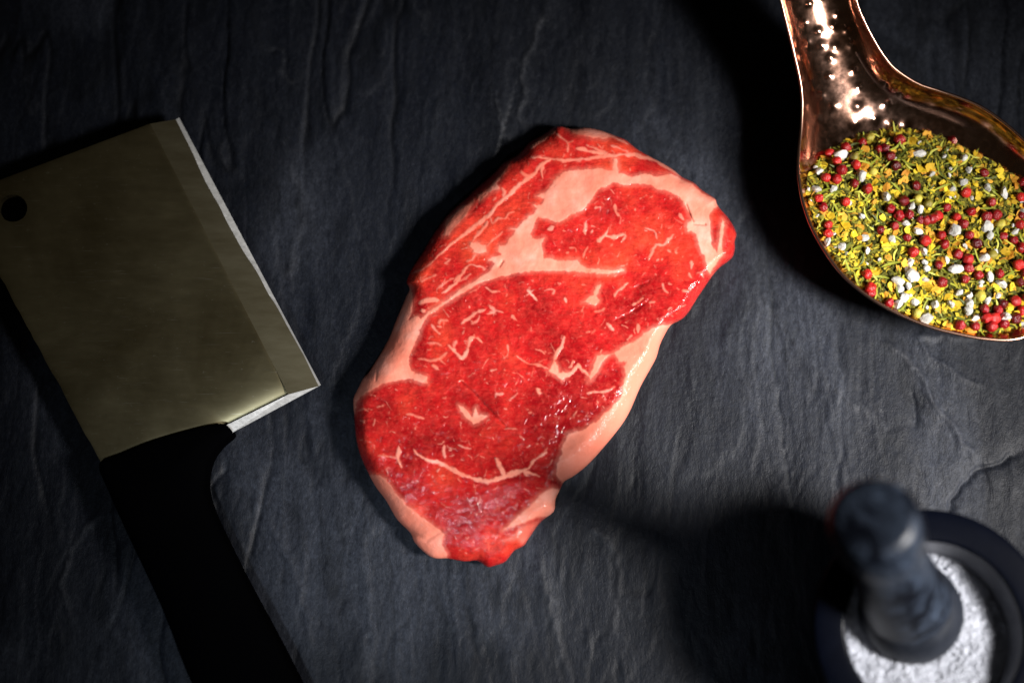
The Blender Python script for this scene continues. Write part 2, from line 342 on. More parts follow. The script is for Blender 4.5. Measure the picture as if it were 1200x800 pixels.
# traced veins of fat: points, width at start, width at end
VEINS = [
 ([(623,184),(640,185.5),(660,187.5),(679,187),(697,184.5),(719,182.5),(737,181),(752,183),(768,187.5),(780,194),(796,206)],3.6,3.4),
 ([(645,187),(632,195),(625,205),(610,215),(599,226),(584,239),(574,252),(560,262.5),(545,274),(529,286),(520,294),(507,307)],5.2,2.2),
 ([(507,307),(495,315),(483,321)],1.8,1.4),([(635,195),(634,201),(636,209)],4,1.5),([(611,200),(615,205),(621,207)],3,3),([(587,220),(591,224),(590,230)],2.5,3),
 ([(574,254),(577,261),(584,255),(591,256),(596,250),(602,249)],2.6,1.6),([(571,260),(566,269),(556,280),(554,286)],2.6,3.2),([(569,291),(575,283),(589,272)],2.4,1.6),
 ([(547,306),(553,304),(558,298)],2,2),([(521,309),(528,304)],2.4,2),([(532,330),(540,322),(545,315),(552,311),(562,312),(568,316)],3.6,2.2),([(543,329),(551,321)],2,2),
 ([(494,330),(511,322)],1.8,2),([(541,321),(535,331),(519,344)],4,2.6),([(551,321),(540,330)],2.4,1.8),([(515,337),(526,328),(532,327)],1.8,1.5),([(490,356),(497,353),(504,351),(513,351.5)],3.8,4.6),([(493,364),(498,363)],5,4),
 ([(652,157),(660,163),(665,167),(665,177)],2.6,1.6),([(665,167),(672,165)],2.2,1.2),([(676,174),(691,177),(710,180.5)],3,4.5),([(688,171),(700,175),(711,180)],2,3),([(717,171),(729,175),(738,181)],1.8,1.6),([(706,159),(722,162),(737,170)],4.5,2.5),
 ([(621,173),(634,164),(650,153)],4,4),([(592,196),(601,187),(611,178)],1.2,2),
 ([(686,260),(686,274)],3,2.4),([(714,266),(710,275),(701,283)],2,4.4),([(709,276.5),(720,278),(733,275.5),(728,284)],4.4,2.4),([(688,289),(683,302)],1.8,1.2),([(667,290),(674,290.5),(675,295)],1.8,1),([(721,240),(722,248),(726,253)],2.6,2),([(697,244),(703,242)],3,2.4),([(643,269),(648,266)],3.4,3),([(693,273),(695,270)],2.4,2),
 ([(790,274),(783,281),(777,288),(769,287),(764,296),(760,304)],2.4,2.6),([(756,267),(766,271),(770,279)],2,1.4),([(782,293),(787,296)],2.2,1.6),([(810,307),(810,315)],2.6,2),([(807,319),(810,326)],3.2,2.4),([(816,320),(822,319),(824,325)],1.6,1.6),([(796,251),(801,257)],2,1.6),
 ([(574,358),(581,364),(590,366)],2.2,2),([(571,367),(580,365)],1.6,3),([(541,379),(552,371),(559,365),(568,363)],3,3.2),([(553,379),(560,375),(562,369)],1.6,1.2),([(563,335),(557,340),(550,343)],2,1.4),([(569,337),(577,341),(586,342)],2.6,2.6),([(514,378),(518,375),(525,376)],2.4,2),([(506,381),(511,388),(516,391)],2.4,2),([(501,402),(510,402),(518,404)],2,1.4),
 ([(525,405),(537,415),(542,419),(546,414),(549,404),(552,397),(558,396),(564,401)],4,4.6),([(534,400),(530,407)],2,1.6),([(490,420),(504,422),(514,420),(523,413)],2.2,2.8),([(516,421),(522,426)],2,1.4),([(506,427),(514,432)],3.4,3.4),([(519,362),(526,372)],1.8,1.6),
 ([(619,340),(624,346),(629,352)],2.6,5),([(638,341),(643,339),(649,340),(648,345)],2,2),([(653,331),(657,332)],3,2.4),([(662,349),(664,354)],3.4,2.4),([(697,365),(704,364),(708,361)],2.2,1.6),([(684,359),(681,365)],2.4,1.4),([(594,404),(595,415),(590,420)],2.6,1.2),([(600,369),(605,375)],3,2),([(627,409),(633,410),(638,414)],2,1.8),
 ([(661,394),(659,403),(654,411),(650,421)],2,4),([(659,441),(670,437),(677,429),(684,434),(690,440)],4.4,3.6),([(673,423),(667,431)],3,2.2),([(644,433),(628,427),(616,425),(606,417)],2.6,1.8),([(651,412),(646,403)],2,1),
 ([(735,331),(728,338),(721,343),(720,347)],3,2.6),([(754,349),(748,354),(742,357)],2,3),([(767,353),(761,355)],2.6,2.6),([(711,378),(719,387)],3.4,3),([(748,380),(748,390)],3,1.6),([(777,333),(779,340),(784,343)],1.8,2),([(801,341),(810,340)],3,2),([(740,393),(735,398)],2,2),
 ([(575,434),(582,433)],2.6,1.6),([(581,461),(590,461)],2.4,1.8),([(630,456),(633,461)],5,3),([(476,485),(485,486),(496,490)],2,2),
 ([(485,526),(492,534),(502,539),(517,542),(530,550),(542,555),(554,560),(565,563)],3.4,5.5),([(556,560),(570,564),(582,561),(595,557),(610,552),(620,548),(627,539),(640,530)],5.5,2.6),([(572,564),(582,561),(595,557),(612,551)],6,7),([(614,552),(622,554),(633,559)],6,2),([(582,537),(587,548),(592,558)],4,5),
 ([(520,522),(521,536)],2.4,3),([(467,523),(467,537),(471,547)],3,4),([(443,533),(455,535),(466,536)],1.6,1.6),([(591,502),(598,502),(606,502.5)],2.4,1.8),([(609,510),(614,515)],1.8,1.4),([(556,567),(557,578)],1.8,1.2),([(636,533),(641,525)],1.6,1),
 ([(687,461),(698,459),(710,458),(721,453)],2.4,1.4),([(420,463),(430,459),(438,455)],3,2),([(418,482),(425,479),(432,481)],2,1.2)]

def sdf(X, Y, poly):
    P = np.asarray(poly, float); d, _, _, _ = seg_dist(X, Y, np.vstack([P, P[:1]]))
    return np.where(inside(X, Y, P), d, -d)
def build_steak():
    out = catmull(OUT, 3)
    g = grid_region(out, 0.8); X, Y, d = g['X'], g['Y'], g['d']
    rag = 2.2 * fbm(X / 9, Y / 9, 200, 3) + 1.0 * vnoise(X / 2.2, Y / 2.2, 210)
    def local(pts, pad):
        P = np.asarray(pts); return (X > P[:, 0].min() - pad) & (X < P[:, 0].max() + pad) & (Y > P[:, 1].min() - pad) & (Y < P[:, 1].max() + pad)
    wobx = 1.5 * fbm(X / 8, Y / 8, 215, 3); woby = 1.5 * fbm(X / 8, Y / 8, 218, 3); thick = fbm(X / 6, Y / 6, 222, 2)
    fat = np.zeros(len(X)); region = np.zeros(len(X), int)
    def add_poly(poly, reg=0, amount=1.0, soft=1.4):
        m = np.nonzero(local(poly, 8))[0]; s = sdf(X[m], Y[m], poly)
        fat[m] = np.maximum(fat[m], amount * sstep(-soft, soft, s + rag[m] * 1.0))
        fat[m] = np.maximum(fat[m], 0.28 * amount * sstep(-6, 0.5, s + rag[m]))
        if reg: region[m[s > 0]] = reg
    add_poly(SEAM, 1); add_poly(EDGE_L, 2); add_poly(EDGE_LL, 3); add_poly(EDGE_R, 4); add_poly(EDGE_B, 5, 0.95, 2.0)
    for p in (SIDE1, SIDE2, TOPF): add_poly(p, 0, 0.85, 1.6)
    for p in (BLOB1, BLOB2, BLOB3, BLOB4): add_poly(p)
    add_poly([(634,609),(612,615),(598,627),(590,634),(606,632),(613,638),(621,630)], 0, 0.4, 4)
    def add_stroke(pts, w0, w1, amount=None, soft=1.35):
        if amount is None: amount = float(np.clip(0.34 + 0.12 * max(w0, w1), 0.42, 0.92))
        pts = np.asarray(pts, float); m = np.nonzero(local(pts, max(w0, w1) + 5))[0]
        if not len(m): return
        dd, t, _, _ = seg_dist(X[m] + wobx[m], Y[m] + woby[m], pts)
        wd = (w0 + (w1 - w0) * t) * 0.5 * (0.35 + 0.65 * np.sqrt(np.clip(1 - (2 * t - 1) ** 4, 0, 1))) * (1 + 0.9 * thick[m])
        fat[m] = np.maximum(fat[m], amount * sstep(-soft, soft, wd - dd + rag[m] * 0.55))
    for pts, w0, w1 in VEINS: add_stroke(catmull(pts, 4, False) if len(pts) > 2 else pts, w0, w1)
    # fine flecks of marbling through the lean
    nfl = 0
    while nfl < 560:
        i = int(rng.integers(len(X))); x, y = X[i], Y[i]
        if fat[i] > 0.3 or d[i] < 4: continue
        a = rng.normal(-0.6, 0.9) if rng.random() < 0.7 else rng.uniform(0, math.pi)
        ln = rng.gamma(2.0, 1.0) + 0.5; bend = rng.normal(0, 0.5)
        p1 = (x + ln * math.cos(a), y + ln * math.sin(a)); p2 = (p1[0] + ln * 0.7 * math.cos(a + bend), p1[1] + ln * 0.7 * math.sin(a + bend))
        wd = rng.uniform(0.5, 1.5)
        add_stroke([(x, y), p1, p2], wd, wd * 0.5, rng.uniform(0.15, 0.6), 0.9); nfl += 1
    # tone of the lean: 0 dark wine red, 1 orange red
    cap = inside(X, Y, [(470,345),(500,368),(560,326),(640,230),(660,202),(720,200),(800,206),(800,140),(600,140)])
    top = inside(X, Y, [(620,318),(740,318),(810,330),(870,280),(800,220),(700,215),(615,260)])
    tone = 0.38 + 0.75 * fbm(X / 40, Y / 40, 230, 4) + np.where(cap, 0.22, 0) + np.where(top, 0.16, 0)
    tone -= 0.9 * np.exp(-(((X - 668) / 58) ** 2 + ((Y - 478) / 44) ** 2))
    tone -= 0.22 * np.exp(-(((X - 640) / 60) ** 2 + ((Y - 390) / 45) ** 2))
    tone = np.clip(tone, 0, 1)
    moist = 0.30 + 0.5 * fbm(X / 28, Y / 28, 290, 3) + sum(a_ * np.exp(-(((X - cx_) / sx_) ** 2 + ((Y - cy_) / sy_) ** 2)) for cx_, cy_, sx_, sy_, a_ in ((448, 520, 28, 34, .8), (550, 600, 30, 32, .45), (622, 600, 24, 20, .9), (672, 482, 40, 30, .6), (480, 560, 40, 30, .3)))
    pink = sstep(-6, 6, sdf(X, Y, EDGE_R)) + 0.7 * sstep(-6, 6, sdf(X, Y, EDGE_LL)) + np.clip(fbm(X / 22, Y / 22, 296, 3), 0, 0.4)
    moist = np.clip(moist, 0.08, 1)
    # height in metres
    dm = d * 0.00045
    r = 0.0068 + 0.003 * vnoise(X / 70, Y / 70, 240)
    for poly, rv in (([(380,500),(480,340),(520,330),(500,450),(440,470)], 0.012), ([(400,520),(450,540),(540,640),(530,700),(400,700)], 0.0105),
                     ([(640,570),(660,490),(740,430),(800,400),(720,600)], 0.012), ([(470,330),(560,200),(650,140),(660,165),(590,215),(520,300)], 0.011)):
        k_ = sstep(-22, 22, sdf(X, Y, poly)); r = r * (1 - k_) + rv * k_
    # soften the joins of the edge radius
    q = 1 - np.clip(dm / r, 0, 1); prof = np.sqrt(np.clip(1 - q * q, 0, 1))
    ze, T = 0.0055, 0.0185
    Z = ze + (T - ze) * prof
    Z += prof * (0.0018 * fbm(X / 75, Y / 75, 250, 3) + 0.0006 * fbm(X / 20, Y / 20, 260, 3))
    Z -= prof * 0.0014 * np.exp(-(((X - 672) / 34) ** 2 + ((Y - 478) / 26) ** 2))
    Z -= prof * 0.0075 * sstep(545, 690, Y + 0.35 * (560 - X))
    for pts, wd, hh in (([(540,448),(556,462),(575,482),(592,500)], 2.2, 0.0007), ([(760,352),(740,366),(720,376)], 2.0, 0.0004), ([(745,337),(760,330)], 2, 0.0004),
                        ([(804,240),(809,254),(813,262),(826,263)], 1.5, 0.0008), ([(585,312),(589,306)], 1.6, 0.0008), ([(548,254),(560,240),(563,232)], 2, 0.0003),
                        ([(445,404),(443,425),(440,446)], 1.4, 0.0003), ([(483,625),(500,632),(516,622)], 3, 0.0006)):
        dd, t, _, _ = seg_dist(X, Y, pts); Z -= hh * np.exp(-(dd / wd) ** 2)
    Z += prof * (0.00022 * fat + 0.00020 * fbm(X / 5, Y / 5, 270, 3) * (1.1 - 0.8 * fat))
    V = unp(X, Y, Z)
    F = g['F']
    # underside: the rim curls in and down to the slate
    be = boundary_edges(F); ring = np.unique(be); mp = -np.ones(len(X), int); mp[ring] = np.arange(len(ring))
    cx, cy = V[:, 0].mean(), V[:, 1].mean()
    gx = np.zeros(len(ring)); dirs = np.array([cx, cy]) - V[ring, :2]; dirs /= np.linalg.norm(dirs, axis=1, keepdims=True)
    rows = [V]; FQ = [F]; prev = ring; n0 = len(V); fats = [fat]; tones = [tone]; moists = [moist]; pinks = [pink]; regs = [region]
    for k, (ins_, zz) in enumerate(((0.0006, 0.0038), (0.0018, 0.0018), (0.0036, -0.0015))):
        rw = np.column_stack([V[ring, :2] + dirs * ins_, np.full(len(ring), zz)])
        cur = np.arange(len(ring)) + n0; n0 += len(ring); rows.append(rw); fats.append(fat[ring]); tones.append(tone[ring]); moists.append(moist[ring]); pinks.append(pink[ring]); regs.append(region[ring])
        pm = prev[mp[be[:, 0]]], prev[mp[be[:, 1]]]; cm = cur[mp[be[:, 0]]], cur[mp[be[:, 1]]]
        FQ.append(np.stack([pm[1], pm[0], cm[0], cm[1]], 1)); prev = cur
    V = np.vstack(rows); fat = np.concatenate(fats); tone = np.concatenate(tones); moist = np.concatenate(moists); pink = np.clip(np.concatenate(pinks), 0, 1); region = np.concatenate(regs); FA = np.vstack(FQ)
    N = vert_normals(V, [FA])
    fr = np.median(region[FA], axis=1).astype(int)
    fc = V[FA].mean(1); fpx, fpy = pix(fc)
    capf = inside(fpx, fpy, [(474,342),(500,369),(520,355),(560,326),(600,270),(650,208),(720,196),(800,206),(820,190),(800,120),(560,120)]) & (fr == 0)
    fr = np.where(capf, 6, fr)
    for rid in (1, 2, 3, 4, 5, 6):               # stray specks join the big muscle
        fi = np.nonzero(fr == rid)[0]; lab = np.arange(len(V))
        for _ in range(4000):
            mn = lab[FA[fi]].min(1); old = lab.copy()
            np.minimum.at(lab, FA[fi].ravel(), np.repeat(mn, 4)); lab = lab[lab]
            if (lab == old).all(): break
        fl = lab[FA[fi][:, 0]]; ids, cnt_ = np.unique(fl, return_counts=True)
        fr[fi[fl != ids[cnt_.argmax()]]] = 0

    m, nt, b = mat('raw_beef')
    fa, to = attr(nt, 'fat'), attr(nt, 'tone'); oc = coords(nt)
    n1 = noise(nt, 240, 5, 0.65, oc, 0.8); n2 = noise(nt, 900, 3, 0.6, oc); n3 = noise(nt, 60, 4, 0.55, oc); n4 = noise(nt, 130, 5, 0.7, oc, 1.5)
    lean = ramp(nt, to, [(0.0, (0.24, 0.004, 0.006)), (0.4, (0.42, 0.011, 0.011)), (1.0, (0.64, 0.052, 0.024))])
    lean = mixc(nt, ramp(nt, n1, [(0.42, 0.0), (0.75, 0.3)]), lean, (0.68, 0.075, 0.048))
    lean = mixc(nt, ramp(nt, n4, [(0.3, 0.45), (0.5, 0.0)]), lean, (0.27, 0.008, 0.010))
    fib = noise(nt, 600, 4, 0.7, coords(nt, (0.35, 1, 1), (0, 0, R(-25))), 0.8)
    lean = mixc(nt, ramp(nt, n2, [(0.60, 0.0), (0.78, 0.3)]), lean, (0.76, 0.17, 0.12))
    lean = mixc(nt, 1.0, lean, ramp(nt, fib, [(0.35, 0.72), (0.65, 1.12)]), 'MULTIPLY')
    fatc = ramp(nt, n3, [(0.3, (0.70, 0.17, 0.105)), (0.5, (0.72, 0.24, 0.165)), (0.72, (0.76, 0.36, 0.285))])
    fatc = mixc(nt, ramp(nt, n4, [(0.56, 0.0), (0.72, 0.5)]), fatc, (0.74, 0.20, 0.13))
    fatc = mixc(nt, mth(nt, 'MULTIPLY', attr(nt, 'pink'), 0.8), fatc, (0.60, 0.165, 0.105))
    col = mixc(nt, fa, lean, fatc)
    L(nt, col, b.inputs['Base Color'])
    L(nt, mth(nt, 'ADD', ramp(nt, n1, [(0.35, 0.20), (0.7, 0.40)]), mth(nt, 'MULTIPLY', fa, 0.12)), b.inputs['Roughness'])
    b.inputs['Specular IOR Level'].default_value = 0.08
    L(nt, mth(nt, 'MULTIPLY', mth(nt, 'SUBTRACT', 1.0, mth(nt, 'MULTIPLY', fa, 0.6)), attr(nt, 'moist')), b.inputs['Coat Weight']); b.inputs['Coat Roughness'].default_value = 0.11
    nn = bump(nt, n1, 0.32, 0.0009); nn = bump(nt, n2, 0.35, 0.00035, nn); L(nt, nn, b.inputs['Normal'])
    n6 = noise(nt, 420, 1.5, 0.5, coords(nt, (1, 0.5, 1), (0, 0, R(30))), 0.9)
    wet = bump(nt, n6, 0.55, 0.0012, bump(nt, n1, 0.35, 0.0009)); L(nt, wet, b.inputs['Coat Normal'])
    base = unp(640, 410, 0.0)
    root = empty('steak', base.tolist()); tag(root, 'raw red marbled boneless beef steak lying flat on the dark slate', 'steak')
    V = V - base
    for rid, nm, lb in ((0, 'eye_muscle', 'large deep red marbled eye muscle'), (6, 'cap_muscle', 'orange red cap muscle along the upper edge'), (1, 'seam_fat', 'broad pale seam of fat between the muscles'),
                        (2, 'edge_fat', 'pale fat along the upper left edge'), (3, 'edge_fat', 'rounded fat along the lower left edge'), (4, 'edge_fat', 'long pink fat strip along the right edge'), (5, 'edge_fat', 'glossy white fat at the lower right tip')):
        used, Fs = submesh(V, [FA], [fr == rid])
        me = mesh_np(nm, V[used], Fs, N[used], dict(fat=fat[used], tone=tone[used], moist=moist[used], pink=pink[used]))
        o = link(nm, me, m); o.parent = root; tag(o, lb)
build_steak()

# ================================================================== the cleaver
def build_cleaver():
    m, nt, b = mat('worn_steel')
    v1 = coords(nt, (1, 4, 1), (0, 0, R(-28))); v0 = coords(nt)
    br = noise(nt, 60, 5, 0.7, v1); sp = noise(nt, 500, 3, 0.6, v0); cl = noise(nt, 14, 5, 0.6, v0, 0.4)
    c = ramp(nt, cl, [(0.32, (0.16, 0.125, 0.060)), (0.68, (0.40, 0.345, 0.20))])
    c = mixc(nt, ramp(nt, sp, [(0.66, 0.0), (0.76, 0.5)]), c, (0.62, 0.58, 0.46))
    sv = coords(nt, (2.2, 90, 1), (0, 0, R(-62))); sc = noise(nt, 30, 2, 0.5, sv)
    c = mixc(nt, ramp(nt, sc, [(0.70, 0.0), (0.74, 0.45)]), c, (0.66, 0.62, 0.50))
    L(nt, c, b.inputs['Base Color']); b.inputs['Metallic'].default_value = 1.0
    L(nt, ramp(nt, br, [(0.3, 0.38), (0.7, 0.42)]), b.inputs['Roughness'])
    L(nt, bump(nt, br, 0.03, 0.0002), b.inputs['Normal'])
    mb_, nb, bb = mat('bevel_steel'); bb.inputs['Metallic'].default_value = 1.0; bb.inputs['Roughness'].default_value = 0.42
    L(nb, ramp(nb, noise(nb, 40, 5, 0.6, coords(nb, (1, 4, 1), (0, 0, R(-28)))), [(0.3, (0.27, 0.23, 0.135)), (0.7, (0.40, 0.355, 0.23))]), bb.inputs['Base Color'])
    mg, ng, bg = mat('ground_steel')
    L(ng, ramp(ng, noise(ng, 300, 4, 0.6, coords(ng)), [(0.3, (0.6, 0.6, 0.58)), (0.7, (0.85, 0.85, 0.83))]), bg.inputs['Base Color'])
    bg.inputs['Metallic'].default_value = 0.85; bg.inputs['Roughness'].default_value = 0.55
    L(ng, bump(ng, noise(ng, 700, 3, 0.6, coords(ng)), 0.3, 0.0004), bg.inputs['Normal'])
    mh, nh, bh = mat('black_grip')
    bh.inputs['Base Color'].default_value = (0.0009, 0.0009, 0.0011, 1); bh.inputs['Roughness'].default_value = 0.7; bh.inputs['Specular IOR Level'].default_value = 0.0
    L(nh, bump(nh, noise(nh, 1400, 2, 0.5, coords(nh)), 0.4, 0.0003), bh.inputs['Normal'])
    base = up1(180, 430, 0.0)
    root = empty('cleaver', base); tag(root, 'steel meat cleaver with black handle lying on the slate beside the steak', 'cleaver')
    ZT, ZM, ZE, ZB = 0.0125, 0.0110, 0.0092, 0.0084
    spine = [(118 + (-51 - 118) * t + 0.8 * random.uniform(-1, 1), 541 + (230 - 541) * t + 0.5 * random.uniform(-1, 1)) for t in np.linspace(0, 1, 40)[1:]]
    n = 36; ts = np.linspace(0, 1, n)
    inner = [(176 + (338 - 176) * t, 145 + (462 - 145) * t) for t in ts]
    wob = [3.0 + 4.0 * math.sin(math.pi * min(1, t * 1.25 + 0.08)) + 2.4 * float(fbm(np.array(t * 9.0), np.array(0.5), 510, 3)) for t in ts]
    dirx, diry = -0.885, 0.466
    outer = [(210 + (376 - 210) * t, 138 + (451 - 138) * t) for t in ts]
    mid = [(ox + dirx * w_, oy + diry * w_) for (ox, oy), w_ in zip(outer, wob)]
    def P(p, z): return up1(p[0], p[1], z) - base
    def add(bm, quads):
        for q in quads:
            vs_ = [bm.verts.new(P(p, z)) for p, z in q]
            bm.faces.new(vs_)
    # flat of the blade with its hanging hole
    heel = [(263, 499), (249, 499.5), (234, 501), (207, 508), (180, 516), (150, 528), (118, 541)]
    loop = [inner[0]] + inner[1:] + heel + spine + [(-51 + (176 + 51) * t, 230 + (145 - 230) * t) for t in np.linspace(0, 1, 12)[1:-1]]
    hole = [(15 + 17 * math.cos(a), 244 + 16 * math.sin(a)) for a in np.linspace(0, 2 * math.pi, 28, endpoint=False)]
    g = grid_region(np.array(loop), 2.0, hole=np.array(hole)); X, Y, F = g['X'], g['Y'], g['F']
    dh, _, _, _ = seg_dist(X, Y, [(263, 499), (338, 462), (345, 459)]); dl, _, _, _ = seg_dist(X, Y, loop + loop[:1])
    roll = 0.0026 * np.exp(-dh / 14.0) + 0.0002 * np.exp(-dl / 2.0)
    V = unp(X, Y, ZT - roll + 0.00025 * fbm(X / 90, Y / 90, 500, 2) * (1 - np.exp(-dl / 15.0))); n_ = len(V); be = boundary_edges(F); ring = np.unique(be); mp = -np.ones(n_, int); mp[ring] = np.arange(len(ring)) + n_
    low = V[ring].copy(); low[:, 2] = ZB
    # side walls get their own top rim so the flat keeps its shading
    topr = V[ring].copy(); mt_ = mp + len(ring)
    VA = np.vstack([V, low, topr]) - np.array(base)
    FW = np.stack([mt_[be[:, 1]], mt_[be[:, 0]], mp[be[:, 0]], mp[be[:, 1]]], 1)
    bl = link('blade', mesh_np('blade', VA, [np.vstack([F, FW])]), m); bl.parent = root
    # wide ground bevel
    bm = bmesh.new()
    add(bm, [[(inner[i], ZT - .00025), (inner[i + 1], ZT - .00025), (mid[i + 1], ZM), (mid[i], ZM)] for i in range(n - 1)])
    bmesh.ops.remove_doubles(bm, verts=bm.verts, dist=1e-6); bmesh.ops.recalc_face_normals(bm, faces=bm.faces[:])
    for f in bm.faces:
        if f.normal.z < 0: f.normal_flip()
    me = bpy.data.meshes.new('bevel'); bm.to_mesh(me); bm.free(); o = link('bevel', me, mb_); o.parent = root
    # bright cutting edge and the bright heel chamfer
    bm = bmesh.new()
    add(bm, [[(mid[i], ZM), (mid[i + 1], ZM), (outer[i + 1], ZE), (outer[i], ZE)] for i in range(n - 1)])
    add(bm, [[(outer[i], ZE), (outer[i + 1], ZE), (outer[i + 1], ZB - .001), (outer[i], ZB - .001)] for i in range(n - 1)])
    bmesh.ops.remove_doubles(bm, verts=bm.verts, dist=1e-6); bmesh.ops.recalc_face_normals(bm, faces=bm.faces[:])
    for f in bm.faces:
        if f.normal.z < -0.05: f.normal_flip()
    me = bpy.data.meshes.new('cutting_edge'); bm.to_mesh(me); bm.free(); o = link('cutting_edge', me, mg); o.parent = root; tag(o, 'bright ground cutting edge')
    bm = bmesh.new()
    add(bm, [[(inner[-1], ZT), (mid[-1], ZM), (outer[-1], ZE), (inner[-1], ZT)][:3],
             [(inner[-1], ZT), (outer[-1], ZE), ((270, 508), ZE), ((263, 499), ZT)],
             [(outer[-1], ZE), (outer[-1], ZB - .001), ((270, 508), ZB - .001), ((270, 508), ZE)]])
    for f in bm.faces:
        f.normal_update()
        if f.normal.z < -0.05: f.normal_flip()
    me = bpy.data.meshes.new('heel'); bm.to_mesh(me); bm.free(); o = link('heel', me, mg); o.parent = root; tag(o, 'bright chamfered heel of the blade')
    # handle: rounded grip
    H = [(116,543),(140,531),(160,522.5),(180,515),(207,507),(234,500),(252,497),(264,497),(271,507),(259,518),(247,533),(241,552),(241,575),(249,600),(264,632),(289,682),(333,764),(372,845),(392,910),(370,935),(318,940),(285,925),(262,880),(240,830),(218,785),(189,710),(153,633),(127,575)]
    out = catmull(H, 3); g = grid_region(out, 2.0); s = np.clip(g['d'] / 52.0, 0, 1)
    prof = np.sqrt(np.clip(1 - (1 - s) ** 2, 0, 1))
    Z = 0.0125 + 0.0095 * prof * (0.35 + 0.65 * sstep(495, 580, g['Y'])) + 0.0012
    V = unp(g['X'], g['Y'], Z); F = g['F']; be = boundary_edges(F); ring = np.unique(be); mp = -np.ones(len(V), int); mp[ring] = np.arange(len(ring)) + len(V)
    lowr = V[ring].copy(); lowr[:, 2] = 0.0003
    V2 = np.vstack([V, lowr]) - np.array(base)
    F2 = np.stack([be[:, 1], be[:, 0], mp[be[:, 0]], mp[be[:, 1]]], 1)
    o = link('handle', mesh_np('handle', V2, [np.vstack([F, F2])]), mh); o.parent = root; tag(o, 'thick black grip handle')
build_cleaver()

# ================================================================== the copper spoon
SP = [(908,-60),(911,-25),(915,0),(923,32),(931,65),(937.5,95),(940,120),(939,150),(936,180),(936,207),(942,241),(957,278),(987.5,322),(1031,356),(1082,380),(1122,391),(1156,397),(1190,397),(1222,384),(1246,355),(1258,315),(1258,270),(1248,230),(1228,193),(1198,163),(1175,143),(1150,126),(1125,115),(1098,106),(1075,98),(1050,82),(1035,65),(1020,40),(1008,15),(1003,0),(996,-25),(990,-60),(975,-92),(948,-100),(920,-88)]
RIMZ = 0.031
def rim_z(px, py):
    s = np.clip(150 - py + 0.33 * (995 - px), 0, 400) * 0.00045
    return RIMZ + 0.48 * s * s / (s + 0.022)
SPO = catmull(SP, 4)
_g = grid_region(SPO, 1.5); _u = poisson(SPO, _g)
def blur(a, k=2):
    for _ in range(k):
        a = (a + np.roll(a, 1, 0) + np.roll(a, -1, 0) + np.roll(a, 1, 1) + np.roll(a, -1, 1)) / 5
    return a
_umax = _u.max()
def spoon_depth(X, Y):
    gx, gy = _g['grid']; st = _g['step']
    fi = np.clip((X - gx[0, 0]) / st, 0, gx.shape[0] - 1.001); fj = np.clip((Y - gy[0, 0]) / st, 0, gx.shape[1] - 1.001)
    i0 = fi.astype(int); j0 = fj.astype(int); a = fi - i0; b = fj - j0; u = _u
    uu = u[i0, j0] * (1 - a) * (1 - b) + u[i0 + 1, j0] * a * (1 - b) + u[i0, j0 + 1] * (1 - a) * b + u[i0 + 1, j0 + 1] * a * b
    return 0.0285 * (np.clip(uu, 0, None) / _umax) ** 0.62
